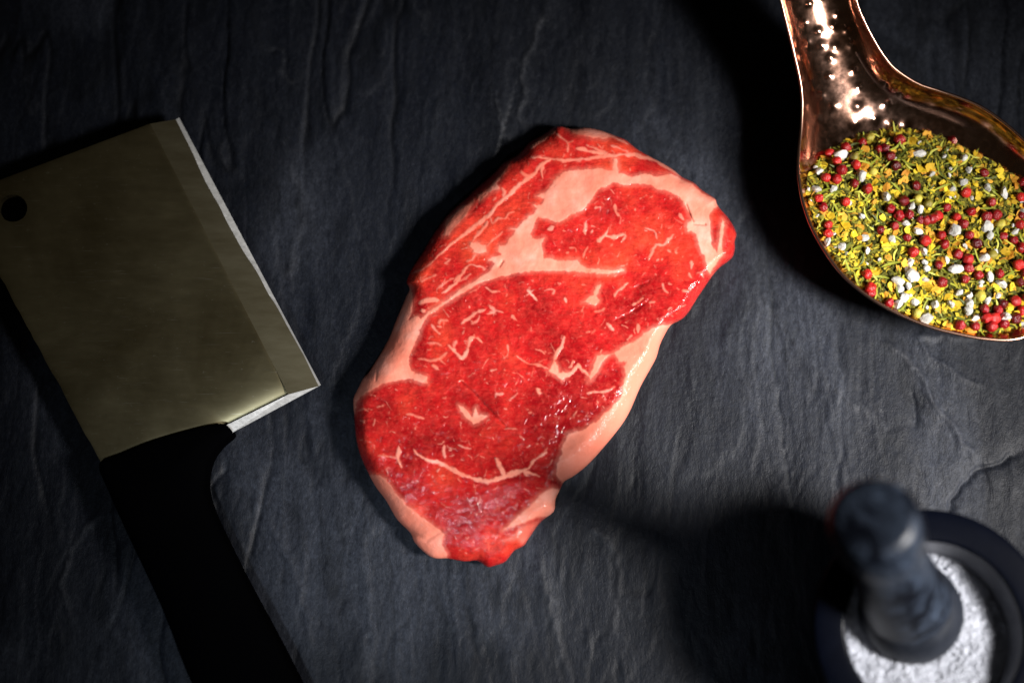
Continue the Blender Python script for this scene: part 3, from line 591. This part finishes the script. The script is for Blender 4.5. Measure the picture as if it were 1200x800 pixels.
def build_spoon():
    m, nt, b = mat('copper')
    b.inputs['Metallic'].default_value = 1.0
    n1 = noise(nt, 40, 4, 0.6, coords(nt)); n2 = noise(nt, 300, 4, 0.6, coords(nt))
    L(nt, ramp(nt, n1, [(0.3, (0.50, 0.25, 0.16)), (0.7, (0.72, 0.44, 0.34))]), b.inputs['Base Color'])
    L(nt, ramp(nt, n2, [(0.3, 0.11), (0.7, 0.19)]), b.inputs['Roughness'])
    L(nt, bump(nt, n2, 0.05, 0.0004), b.inputs['Normal'])
    g = _g; X, Y, d = g['X'], g['Y'], g['d']
    Z = rim_z(X, Y) - np.where(d > 0, spoon_depth(X, Y), 0)
    # hammered dimples on the handle and the neck
    pts = []
    tries = 0
    while len(pts) < 62 and tries < 4000:
        tries += 1
        x, y = random.uniform(925, 1070), random.uniform(-70, 150)
        if all((x - a) ** 2 + (y - c_) ** 2 > 185 for a, c_, _ in pts): pts.append((x, y, random.uniform(5.4, 7.6)))
    for x, y, r_ in pts:
        q = ((X - x) ** 2 + (Y - y) ** 2) / r_ ** 2
        Z += -0.00062 * np.exp(-q * 1.9) * sstep(6, 14, d)
    V = unp(X, Y, Z); F = g['F']; n = len(V)
    Vb = unp(X, Y, Z - 0.0014)
    be = boundary_edges(F)
    FA = np.vstack([F, F[:, ::-1] + n, np.stack([be[:, 1], be[:, 0], be[:, 0] + n, be[:, 1] + n], 1)])
    VV = np.vstack([V, Vb]); Vn = np.vstack([vert_normals(V, [F]), -vert_normals(V, [F])])
    base = unp(1100, 265, 0.0); root = empty('spoon', base.tolist()); tag(root, 'hammered copper ladle spoon filled with red, yellow and green spice mix', 'spoon')
    VV = VV - base
    fx, fy = X[F].mean(1), Y[F].mean(1)
    hnd = (fy + 0.33 * (fx - 995)) < 108
    hnd = np.concatenate([hnd, hnd, ((Y[be].mean(1) + 0.33 * (X[be].mean(1) - 995)) < 108)])
    for nm, msk, lb in (('bowl', ~hnd, None), ('handle', hnd, 'broad channelled handle with hammered dimples')):
        used, Fs = submesh(VV, [FA], [msk])
        o = link(nm, mesh_np(nm, VV[used], Fs, Vn[used]), m); o.parent = root; tag(o, lb)
    # rolled rim
    mr, nr, br = mat('polished_copper_rim'); br.inputs['Metallic'].default_value = 1.0; br.inputs['Roughness'].default_value = 0.24
    br.inputs['Base Color'].default_value = (0.62, 0.35, 0.25, 1)
    pr = catmull(SP, 8); P3 = unp(pr[:, 0], pr[:, 1], rim_z(pr[:, 0], pr[:, 1]) - 0.0004); k = len(P3); seg = 8
    T = np.roll(P3, -1, 0) - np.roll(P3, 1, 0); T /= np.linalg.norm(T, axis=1, keepdims=True)
    up = np.array([0, 0, 1.0]); S = np.cross(T, up); S /= np.linalg.norm(S, axis=1, keepdims=True); U = np.cross(S, T)
    ang = np.linspace(0, 2 * math.pi, seg, endpoint=False)
    RV = (P3[:, None, :] + 0.00095 * (np.cos(ang)[None, :, None] * S[:, None, :] + np.sin(ang)[None, :, None] * U[:, None, :])).reshape(-1, 3) - base
    i, j = np.meshgrid(np.arange(k), np.arange(seg), indexing='ij')
    a = i * seg + j; b2 = i * seg + (j + 1) % seg; c2 = ((i + 1) % k) * seg + (j + 1) % seg; d2 = ((i + 1) % k) * seg + j
    FR = np.stack([a.ravel(), b2.ravel(), c2.ravel(), d2.ravel()], 1)
    o = link('rim', mesh_np('rim', RV, [FR]), mr); o.parent = root
build_spoon()

# ------------------------------------------------------------------ the spices in the spoon
def fill_z(px, py):
    t = np.clip(((px - 960) * 0.62 - (py - 330) * 0.78) / 300.0, -0.2, 1.3)
    line = [(900,190),(945,172),(985,157),(1010,149),(1050,141),(1080,140),(1112,146),(1140,158),(1175,174),(1215,192),(1245,235),(1300,260)]
    ly = np.interp(px, [q[0] for q in line], [q[1] for q in line])
    return -0.0150 * (1 - sstep(-8, 42, py - ly)) + RIMZ - 0.0045 - 0.0125 * np.clip(t, 0, 2) ** 1.2 + 0.0012 * fbm(px / 30, py / 30, 300, 3)
def in_fill(px, py):
    p, q = np.array([px]), np.array([py])
    if not inside(p, q, SPO)[0]: return False
    return bool(fill_z(p, q)[0] > rim_z(p, q)[0] - spoon_depth(p, q)[0] + 0.0006) and py + 0.33 * (px - 995) > 112
def icos(sub, fn):
    bm = bmesh.new(); bmesh.ops.create_icosphere(bm, subdivisions=sub, radius=1.0)
    for v in bm.verts: v.co = fn(v.co.copy())
    me = bpy.data.meshes.new('m'); bm.to_mesh(me); bm.free()
    return me
def np_mesh(me):
    V = np.array([v.co[:] for v in me.vertices]); F = np.array([p.vertices[:] for p in me.polygons]); return V, F
def simple_mat(name, c0, c1, rough, scale=500, spec=0.5, bumpd=0.0003, coat=0.0, sub=0.0):
    m, nt, b = mat(name); n = noise(nt, scale, 3, 0.6, coords(nt)); 
    oi = nt.nodes.new('ShaderNodeObjectInfo')
    f = mth(nt, 'ADD', mth(nt, 'MULTIPLY', n, 0.7), mth(nt, 'MULTIPLY', mth(nt, 'SUBTRACT', oi.outputs['Random'], 0.5), 0.7))
    L(nt, ramp(nt, f, [(0.1, c0), (0.62, c1)]), b.inputs['Base Color'])
    b.inputs['Roughness'].default_value = rough; b.inputs['Specular IOR Level'].default_value = spec; b.inputs['Coat Weight'].default_value = coat; b.inputs['Coat Roughness'].default_value = 0.15
    if sub: b.inputs['Subsurface Weight'].default_value = sub; b.inputs['Subsurface Radius'].default_value = (0.002, 0.002, 0.002); b.inputs['Subsurface Scale'].default_value = 1.0
    if bumpd: L(nt, bump(nt, n, 0.5, bumpd), b.inputs['Normal'])
    return m
M_red = simple_mat('pink_pepper_skin', (0.24, 0.006, 0.008), (0.56, 0.022, 0.018), 0.20, 600, 0.5, 0.0004)
M_dark = simple_mat('dark_pepper_skin', (0.08, 0.003, 0.005), (0.28, 0.007, 0.010), 0.20, 600, 0.5, 0.0004)
M_green = simple_mat('green_pepper_skin', (0.20, 0.16, 0.02), (0.50, 0.42, 0.05), 0.42, 500)
M_salt = simple_mat('salt_crystal', (0.58, 0.57, 0.52), (0.84, 0.83, 0.78), 0.35, 700, 0.5, 0.0004, 0, 0.0)
M_salt.node_tree.nodes['Principled BSDF'].inputs['Transmission Weight'].default_value = 0.22
M_yel = simple_mat('yellow_petal', (0.50, 0.30, 0.008), (0.80, 0.60, 0.03), 0.6, 300, 0.3, 0.0003)
M_org = simple_mat('orange_petal', (0.50, 0.20, 0.012), (0.70, 0.36, 0.03), 0.6, 300, 0.3, 0.0003)
M_herb = simple_mat('dried_herb', (0.05, 0.065, 0.006), (0.27, 0.29, 0.022), 0.6, 200, 0.3, 0)
M_herbl = simple_mat('pale_dried_herb', (0.25, 0.27, 0.02), (0.52, 0.50, 0.07), 0.6, 200, 0.3, 0)
M_crumb = simple_mat('spice_crumbs', (0.07, 0.075, 0.010), (0.38, 0.30, 0.03), 0.75, 900, 0.2, 0.0008)

def peppercorn(seed):
    r = random.Random(seed); ph = [r.uniform(0, 6) for _ in range(6)]; dim = Vector((r.uniform(-.5, .5), r.uniform(-.5, .5), 1)).normalized(); fl = r.uniform(0.82, 1)
    def fn(c):
        s = 1 + 0.10 * math.sin(4 * c.x + ph[0]) * math.sin(4 * c.y + ph[1]) + 0.07 * math.sin(8 * c.z + ph[2] + 4 * c.x) * math.sin(6 * c.y + ph[3])
        s -= 0.28 * math.exp(-((c.normalized() - dim).length / 0.28) ** 2)
        return Vector((c.x * s, c.y * s * fl, c.z * s))
    me = icos(3, fn); me.polygons.foreach_set('use_smooth', [True] * len(me.polygons)); return me
def crystal(seed):
    r = random.Random(seed); 
    ax = [(Vector((r.gauss(0, 1), r.gauss(0, 1), r.gauss(0, 1))).normalized(), r.uniform(0.55, 0.9)) for _ in range(11)]
    st = (r.uniform(0.8, 1.35), r.uniform(0.7, 1.0), r.uniform(0.6, 0.9))
    def fn(c):
        d = 1.0
        for n_, k in ax:
            q = c.dot(n_)
            if q > k * 0.999: d = min(d, k / q)
        j = 1 + 0.06 * r.uniform(-1, 1)
        return Vector((c.x * st[0], c.y * st[1], c.z * st[2])) * d * j
    return icos(2, fn)
def petal(seed):
    """a small crumpled chip with thickness"""
    r = random.Random(seed); nx, ny = 4, 2; th = r.uniform(0.16, 0.34); curl = r.uniform(-0.9, 0.9); tw = r.uniform(-0.5, 0.5); lw = r.uniform(0.55, 1.0)
    V = []; 
    jit = {(i, j): (r.uniform(-.18, .18), r.uniform(-.18, .18), r.uniform(-.12, .12)) for i in range(nx) for j in range(ny + 1)}
    for s in (1, -1):
        for i in range(nx):
            for j in range(ny + 1):
                x = -1 + 2 * i / (nx - 1); y = (-1 + 2 * j / ny) * lw * (1 - 0.35 * abs(x) ** 2); a = jit[(i, j)]
                x += a[0]; y += a[1]
                V.append((x, y, curl * x * x * 0.6 + tw * x * y + a[2] + s * th * 0.5))
    idx = lambda s, i, j: s * nx * (ny + 1) + i * (ny + 1) + j
    F = []
    for i in range(nx - 1):
        for j in range(ny):
            F.append((idx(0, i, j), idx(0, i + 1, j), idx(0, i + 1, j + 1), idx(0, i, j + 1)))
            F.append((idx(1, i, j + 1), idx(1, i + 1, j + 1), idx(1, i + 1, j), idx(1, i, j)))
    per = [(i, 0) for i in range(nx)] + [(nx - 1, j) for j in range(1, ny + 1)] + [(i, ny) for i in range(nx - 2, -1, -1)] + [(0, j) for j in range(ny - 1, 0, -1)]
    for a, c in zip(per, per[1:] + per[:1]): F.append((idx(0, *a), idx(1, *a), idx(1, *c), idx(0, *c)))
    me = bpy.data.meshes.new('m'); me.from_pydata(V, [], F); me.update(); return me
def needle(seed):
    """a thin bent blade of dried herb, three sided"""
    r = random.Random(seed); n = 6; bend = r.uniform(-1.1, 1.1); lift = r.uniform(-0.25, 0.35); V = []
    for i in range(n):
        t = -1 + 2 * i / (n - 1); w_ = 0.16 * (1 - 0.75 * abs(t) ** 3) * r.uniform(0.85, 1.15)
        c = (t, bend * 0.45 * t * t, lift * t * t)
        for k in range(3):
            a = 2.094 * k + 0.5; V.append((c[0], c[1] + w_ * math.cos(a), c[2] + w_ * 0.7 * math.sin(a)))
    F = [(0, 1, 2), (3 * n - 1, 3 * n - 2, 3 * n - 3)]
    for i in range(n - 1):
        for k in range(3): F.append((3 * i + k, 3 * i + 3 + k, 3 * i + 3 + (k + 1) % 3, 3 * i + (k + 1) % 3))
    me = bpy.data.meshes.new('m'); me.from_pydata(V, [], F); me.update(); return me

def variants(fn, name, n, seed, materials):
    out = []
    for mt in materials:
        for k in range(n):
            me = fn(seed + k); me.name = name; me.materials.append(mt); out.append(me)
    return out
def place(name, me, px, py, dz, size, rot, label, cat, group):
    z = float(fill_z(np.array([px]), np.array([py]))[0]) + dz
    o = bpy.data.objects.new(name, me); C.objects.link(o); o.location = up1(px, py, z); o.rotation_euler = rot; o.scale = size if isinstance(size, tuple) else (size,) * 3
    return tag(o, label, cat, group)
def rrot(flat=False):
    if flat: return (random.uniform(-.5, .5), random.uniform(-.5, .5), random.uniform(0, 6.28))
    return tuple(random.uniform(0, 6.28) for _ in range(3))

RED = [(445,30),(498,28),(590,48),(580,75),(397,72),(268,80),(212,98),(155,117),(325,103),(365,128),(385,160),(247,157),(197,175),(142,202),(180,207),(240,222),(287,240),(455,230),(628,253),(765,173),(118,273),(210,285),(132,305),(412,283),(365,310),(395,333),(150,365),(150,395),(330,383),(380,370),(490,350),(530,335),(560,305),(595,338),(620,362),(700,337),(735,330),(715,287),(423,410),(445,460),(487,420),(543,402),(553,433),(600,467),(533,505),(640,402),(665,430),(635,485),(637,515),(672,540),(545,565),(285,537),(297,585),(362,635),(607,715),(660,718),(718,718),(728,690),(693,657),(757,640),(800,630),(760,710),(810,505),(815,565),(745,535),(815,365),(795,420),(757,405),(820,445),(625,555),(655,95),(690,85),(705,120),(665,75),(470,350),(510,345),(700,690),(740,660),(690,185),(645,320),(800,690),(430,330),(345,100),(180,145),(90,110),(115,120),(75,130),(300,600)]
SALT = [(195,125,1.5),(122,180,1.1),(265,195,1.4),(350,268,1.3),(465,115,1.3),(620,137,1.1),(615,220,1.3),(640,175,.9),(760,255,1.3),(705,235,1),(588,385,1.7),(705,375,1.5),(710,405,1),(592,520,1.5),(440,535,1.7),(435,495,1),(480,460,1.2),(490,520,1),(395,560,1.4),(400,590,1.1),(415,615,1.2),(395,640,1.2),(450,635,1.2),(520,640,1.1),(640,640,1.3),(635,665,1.2),(700,630,1.1),(690,480,1.4),(755,570,1.5),(710,545,1.1),(770,685,1.5),(490,690,1.5),(420,360,1),(370,415,1.2),(275,410,1),(265,335,.8),(148,425,1.2),(108,243,1),(200,440,1.1),(285,455,1),(460,390,1),(485,555,1),(430,580,1.1),(575,640,1.1),(660,690,1),(605,600,.9),(625,440,.9),(795,390,1.1),(820,320,1),(440,300,1),(470,310,1),(510,190,.9),(580,240,.9),(170,240,1),(560,490,.9),(640,610,.9),(740,610,.8),(485,495,.8)]
GREEN = [(295,63),(305,182),(497,293),(460,275),(678,612),(748,362),(458,672),(240,130),(720,470)]
cv = lambda x, y: (920 + x / 2.963, 140 + y / 2.963)
PXM = 0.00043
def build_spices():
    # one bed of crumbs below, then the bits that can be picked apart
    g = grid_region(SPO, 3.0); X, Y = g['X'], g['Y']
    fz = fill_z(X, Y) - 0.0006 + 0.0008 * fbm(X / 4, Y / 4, 310, 2)
    bz = rim_z(X, Y) - np.where(g['d'] > 0, spoon_depth(X, Y), 0)
    ok = (fz > bz + 0.0001) & (Y + 0.33 * (X - 995) > 112); F = g['F']; F = F[ok[F].any(1)]
    V = unp(X, Y, np.where(ok, fz, np.minimum(fz, bz - 0.0008)))
    used, Fs = submesh(V, [F], [np.ones(len(F), bool)])
    allV = [V[used]]; allF3 = []; allF4 = [Fs[0]]; nV = len(used)
    protos = [np_mesh(petal(900 + k)) if False else petal(900 + k) for k in range(4)] + [needle(950 + k) for k in range(4)]
    protos = [(np.array([v.co[:] for v in q.vertices]), [tuple(p.vertices) for p in q.polygons]) for q in protos]
    cnt = 0
    while cnt < 4200:
        px, py = random.uniform(938, 1262), random.uniform(140, 398)
        if not in_fill(px, py): continue
        k = random.randrange(4) if random.random() < 0.68 else 4 + random.randrange(4); PV, PF = protos[k]
        s = PXM * (random.uniform(1.8, 3.6) if k < 4 else random.uniform(3.5, 7.5))
        from mathutils import Euler
        Mx = np.array(Euler(rrot(True)).to_matrix())
        pos = np.array(up1(px, py, float(fill_z(np.array([px]), np.array([py]))[0]) + random.uniform(-0.0008, 0.0008)))
        allV.append((PV * s) @ Mx.T + pos)
        f4 = np.array([f for f in PF if len(f) == 4]) + nV; f3 = [f for f in PF if len(f) == 3]
        allF4.append(f4)
        if f3: allF3.append(np.array(f3) + nV)
        nV += len(PV); cnt += 1
    me = mesh_np('spice_crumbs', np.vstack(allV), [np.vstack(allF4), np.vstack(allF3)], attrs=None)
    # a colour value for every crumb, its own and lasting
    cv_ = np.concatenate([fbm(X[used] / 5, Y[used] / 5, 320, 2) * 0.5 + 0.3] + [np.full(len(a), random.random()) for a in allV[1:]])
    at = me.attributes.new('hue', 'FLOAT', 'POINT'); at.data.foreach_set('value', cv_.astype(np.float32))
    nt = M_crumb.node_tree; b = nt.nodes['Principled BSDF']
    L(nt, ramp(nt, attr(nt, 'hue'), [(0.0, (0.02, 0.020, 0.004)), (0.4, (0.14, 0.13, 0.012)), (0.65, (0.40, 0.33, 0.025)), (0.85, (0.50, 0.36, 0.025)), (1.0, (0.30, 0.12, 0.012))]), b.inputs['Base Color'])
    me.polygons.foreach_set('use_smooth', [False] * len(me.polygons))
    o = link('spice_crumbs', me, M_crumb); tag(o, 'loose bed of crumbled yellow petals and dried herbs filling the copper spoon', 'spice mix', kind='stuff')
    # reds
    bright = variants(peppercorn, 'pink_peppercorn', 4, 10, [M_red]); dark = variants(peppercorn, 'pink_peppercorn', 4, 20, [M_dark])
    def red(px, py, dk):
        r_ = random.uniform(5.4, 7.2) * PXM
        if dk: place('pink_peppercorn', random.choice(dark), px, py, r_ * random.uniform(0.35, 0.75), r_, rrot(), 'dark crimson pink peppercorn among the flakes and salt in the spoon', 'peppercorn', 'dark crimson peppercorns in the spoon')
        else: place('pink_peppercorn', random.choice(bright), px, py, r_ * random.uniform(0.5, 0.85), r_, rrot(), 'bright red pink peppercorn among the flakes and salt in the spoon', 'peppercorn', 'bright red peppercorns in the spoon')
    taken = []
    for x, y in RED:
        px, py = cv(x, y)
        if in_fill(px, py): red(px, py, random.random() < (0.25 if px < 1030 else 0.5)); taken.append((px, py))
    k = 0
    while k < 30:
        px, py = random.uniform(1195, 1262), random.uniform(180, 395)
        if in_fill(px, py) and all((px - a) ** 2 + (py - c_) ** 2 > 110 for a, c_ in taken): red(px, py, random.random() < .5); taken.append((px, py)); k += 1
    gr = variants(peppercorn, 'green_peppercorn', 3, 30, [M_green])
    for x, y in GREEN:
        px, py = cv(x, y); r_ = random.uniform(5.6, 6.6) * PXM
        if in_fill(px, py): place('green_peppercorn', random.choice(gr), px, py, r_ * 0.55, r_, rrot(), 'yellowish green peppercorn among the red ones in the spoon', 'peppercorn', 'green peppercorns in the spoon'); taken.append((px, py))
    sc = variants(crystal, 'salt_crystal', 7, 40, [M_salt])
    def salt(px, py, s):
        r_ = 6.6 * PXM * s; place('salt_crystal', random.choice(sc), px, py, r_ * random.uniform(0.25, 0.6), r_, rrot(), 'coarse white salt crystal among the flakes and peppercorns in the spoon', 'salt', 'salt crystals in the spoon')
    for x, y, s in SALT:
        px, py = cv(x, y)
        if in_fill(px, py): salt(px, py, s); taken.append((px, py))
    k = 0
    while k < 45:
        px, py = random.uniform(945, 1258), random.uniform(150, 392)
        if in_fill(px, py): salt(px, py, random.uniform(0.35, 0.7)); k += 1
    pe = variants(petal, 'yellow_flake', 7, 60, [M_yel, M_yel, M_org])
    k = 0
    while k < 295:
        px, py = random.uniform(940, 1240), random.uniform(145, 394)
        if not in_fill(px, py): continue
        if vnoise(np.array([px / 45]), np.array([py / 45]), 330)[0] + 0.0016 * (py - 260) < random.uniform(-0.6, 0.25): continue
        s = random.uniform(3.0, 6.6) * PXM
        place('yellow_flake', random.choice(pe), px, py, random.uniform(0.0001, 0.0016), s, rrot(True), 'small curled yellow petal flake lying in the spice mix', 'spice flake', 'yellow petal flakes in the spoon'); k += 1
    ne = variants(needle, 'herb_needle', 7, 80, [M_herb, M_herb, M_herbl])
    k = 0
    while k < 295:
        px, py = random.uniform(940, 1240), random.uniform(145, 394)
        if not in_fill(px, py): continue
        if vnoise(np.array([px / 45]), np.array([py / 45]), 330)[0] + 0.0016 * (py - 260) > random.uniform(-0.25, 0.6): continue
        s = random.uniform(4.5, 12) * PXM; th = 3.4 * PXM * random.uniform(2.0, 3.2)
        place('herb_needle', random.choice(ne), px, py, random.uniform(0.0003, 0.0018), (s, th if th < s else s, th if th < s else s), (random.uniform(-.3, .3), random.uniform(-.3, .3), random.uniform(0, 6.28)), 'thin bent green dried herb needle lying in the spice mix', 'dried herb', 'herb needles in the spoon'); k += 1
build_spices()

# ================================================================== mortar, pestle and salt
def lathe(profile, seg=72, close_top=False):
    pr = np.array(profile, float); k = len(pr); a = np.linspace(0, 2 * math.pi, seg, endpoint=False)
    V = np.stack([pr[:, None, 0] * np.cos(a), pr[:, None, 0] * np.sin(a), pr[:, None, 1] + 0 * a], -1).reshape(-1, 3)
    i, j = np.meshgrid(np.arange(k - 1), np.arange(seg), indexing='ij')
    F = np.stack([(i * seg + j).ravel(), (i * seg + (j + 1) % seg).ravel(), ((i + 1) * seg + (j + 1) % seg).ravel(), ((i + 1) * seg + j).ravel()], 1)
    return V, F
def marble(name, dark, light, rough, amount):
    m, nt, b = mat(name); v = coords(nt)
    n1 = noise(nt, 38, 6, 0.62, v, 1.6); n2 = noise(nt, 90, 4, 0.6, v, 0.8)
    f = mth(nt, 'MULTIPLY', ramp(nt, n1, [(0.46, 0.0), (0.52, 0.35), (0.56, 0.08), (0.72, 1.0)]), ramp(nt, n2, [(0.3, 0.4), (0.7, 1.0)]))
    L(nt, mixc(nt, mth(nt, 'MULTIPLY', f, amount), dark, light), b.inputs['Base Color'])
    b.inputs['Roughness'].default_value = rough; b.inputs['Specular IOR Level'].default_value = 0.22
    L(nt, bump(nt, n2, 0.06, 0.0006), b.inputs['Normal'])
    return m
M_pol = marble('polished_black_marble', (0.0008, 0.0012, 0.003), (0.0018, 0.0026, 0.006), 0.16, 0.5)
M_mat = marble('ground_grey_stone', (0.008, 0.010, 0.015), (0.030, 0.034, 0.045), 0.5, 0.9)
M_bas = marble('basin_stone', (0.09, 0.094, 0.11), (0.22, 0.225, 0.25), 0.5, 0.9)
M_pes = marble('veined_black_marble', (0.0010, 0.0016, 0.0036), (0.10, 0.135, 0.20), 0.40, 0.75)
def build_mortar():
    zr = 0.075; cpt = unp(1095, 738, zr); Ro = float(np.linalg.norm(unp(1095 + 142, 738, zr) - cpt)); Ri = float(np.linalg.norm(unp(1095 + 103, 738, zr) - cpt))
    base = np.array([cpt[0], cpt[1], 0.0])
    outer = [(0.0, 0.001), (Ro * .62, 0.001), (Ro * .66, 0.004), (Ro * .66, 0.010), (Ro * .62, 0.016), (Ro * .68, 0.024), (Ro * .80, 0.036), (Ro * .92, 0.052), (Ro * .985, 0.066), (Ro, 0.071), (Ro * .992, 0.0738), (Ro * .97, zr), (Ri * 1.05, zr), (Ri * 1.015, zr - 0.0006), (Ri, zr - 0.002)]
    inner = [(Ri, zr - 0.002), (Ri * .985, 0.066), (Ri * .95, 0.056), (Ri * .86, 0.042), (Ri * .70, 0.030), (Ri * .45, 0.022), (0.0, 0.019)]
    root = empty('mortar', base.tolist()); tag(root, 'round black marble mortar bowl holding white salt at the lower corner', 'mortar')
    V, F = lathe(catmull(outer, 3, False)); o = link('body', mesh_np('body', V, [F]), M_pol); o.parent = root
    V, F = lathe(catmull(inner, 4, False)); o = link('basin', mesh_np('basin', V, [F]), M_bas); o.parent = root; tag(o, 'dull grey ground inside of the bowl')
    # salt: a heaped bed of loose grains
    def basin_r(z): return np.interp(z, [p[1] for p in inner][::-1], [p[0] for p in inner][::-1])
    n = 90; xs = np.linspace(-Ri, Ri, n); X, Y = np.meshgrid(xs, xs, indexing='ij'); Rr = np.hypot(X, Y)
    def salt_h(x, y): return 0.0575 - 0.17 * y + 0.04 * x + 0.003 * fbm(x * 90, y * 90, 400, 3)
    Zs = salt_h(X, Y); lim = basin_r(Zs) + 0.001; ok = Rr < lim
    idx = np.arange(n * n).reshape(n, n)
    F = np.stack([idx[:-1, :-1].ravel(), idx[1:, :-1].ravel(), idx[1:, 1:].ravel(), idx[:-1, 1:].ravel()], 1); F = F[ok.ravel()[F].all(1)]
    V = np.stack([X, Y, Zs + 0.0002 * fbm(X * 500, Y * 500, 410, 2)], -1).reshape(-1, 3)
    used, Fs = submesh(V, [F], [np.ones(len(F), bool)])
    AV = [V[used]]; A3 = []; A4 = [Fs[0]]; nv = len(used)
    cr = [np_mesh(icos(1, lambda c: c * random.uniform(0.7, 1.15))) for _ in range(6)]
    k = 0
    while k < 7500:
        x, y = random.uniform(-Ri, Ri), random.uniform(-Ri, Ri); z = float(salt_h(np.array(x), np.array(y)))
        if math.hypot(x, y) > float(basin_r(z)) - 0.001: continue
        PV, PF = random.choice(cr); s = 0.0005 + 0.0007 * random.random() ** 2
        AV.append(PV * s + np.array([x, y, z + random.uniform(-0.0002, 0.0005)])); A3.append(PF + nv); nv += len(PV); k += 1
    me = mesh_np('coarse_salt', np.vstack(AV), [np.vstack(A4), np.vstack(A3)])
    ms, ns, bs = mat('white_salt'); L(ns, ramp(ns, noise(ns, 500, 3, 0.6, coords(ns)), [(0.3, (0.34, 0.355, 0.40)), (0.7, (0.43, 0.45, 0.50))]), bs.inputs['Base Color']); bs.inputs['Roughness'].default_value = 0.5
    o = link('coarse_salt', me, ms, None, base.tolist()); tag(o, 'heaped coarse white salt inside the black mortar', 'salt', kind='stuff')
    # pestle leaning in the bowl
    Bq = up1(1069, 722, 0.056); Tq = up1(1021, 604, 0.160); ax = (Tq - Bq); Ln = ax.length; ax.normalize()
    r0, r1 = 0.0238, 0.0180
    prof = [(0.0, -0.012), (r0 * .55, -0.0105), (r0 * .9, -0.004), (r0, 0.005), (r0 * .96, 0.014), (r0 * .84, 0.020)]
    shaft = [(r0 * .84, 0.020), (r0 * .79, Ln * .32), (r0 * .72, Ln * .5), (r0 * .68, Ln * .66), (r1 * .92, Ln * .74), (r1 * 1.04, Ln * .80), (r1 * 1.06, Ln * .88), (r1 * 1.03, Ln * .955), (r1 * .93, Ln * .985), (r1 * .72, Ln * .998), (0.0, Ln * 1.002)]
    root = empty('pestle', Bq); root.rotation_euler = ax.to_track_quat('Z', 'Y').to_euler()
    tag(root, 'dark veined marble pestle leaning upright in the salt of the mortar', 'pestle')
    V, F = lathe(catmull(prof, 4, False)); o = link('grinding_head', mesh_np('grinding_head', V, [F]), M_mat); o.parent = root; tag(o, 'dull grey ground end of the pestle')
    V, F = lathe(catmull(shaft, 5, False)); o = link('grip', mesh_np('grip', V, [F]), M_pes); o.parent = root; tag(o, 'polished dark shaft with rounded knob')
build_mortar()
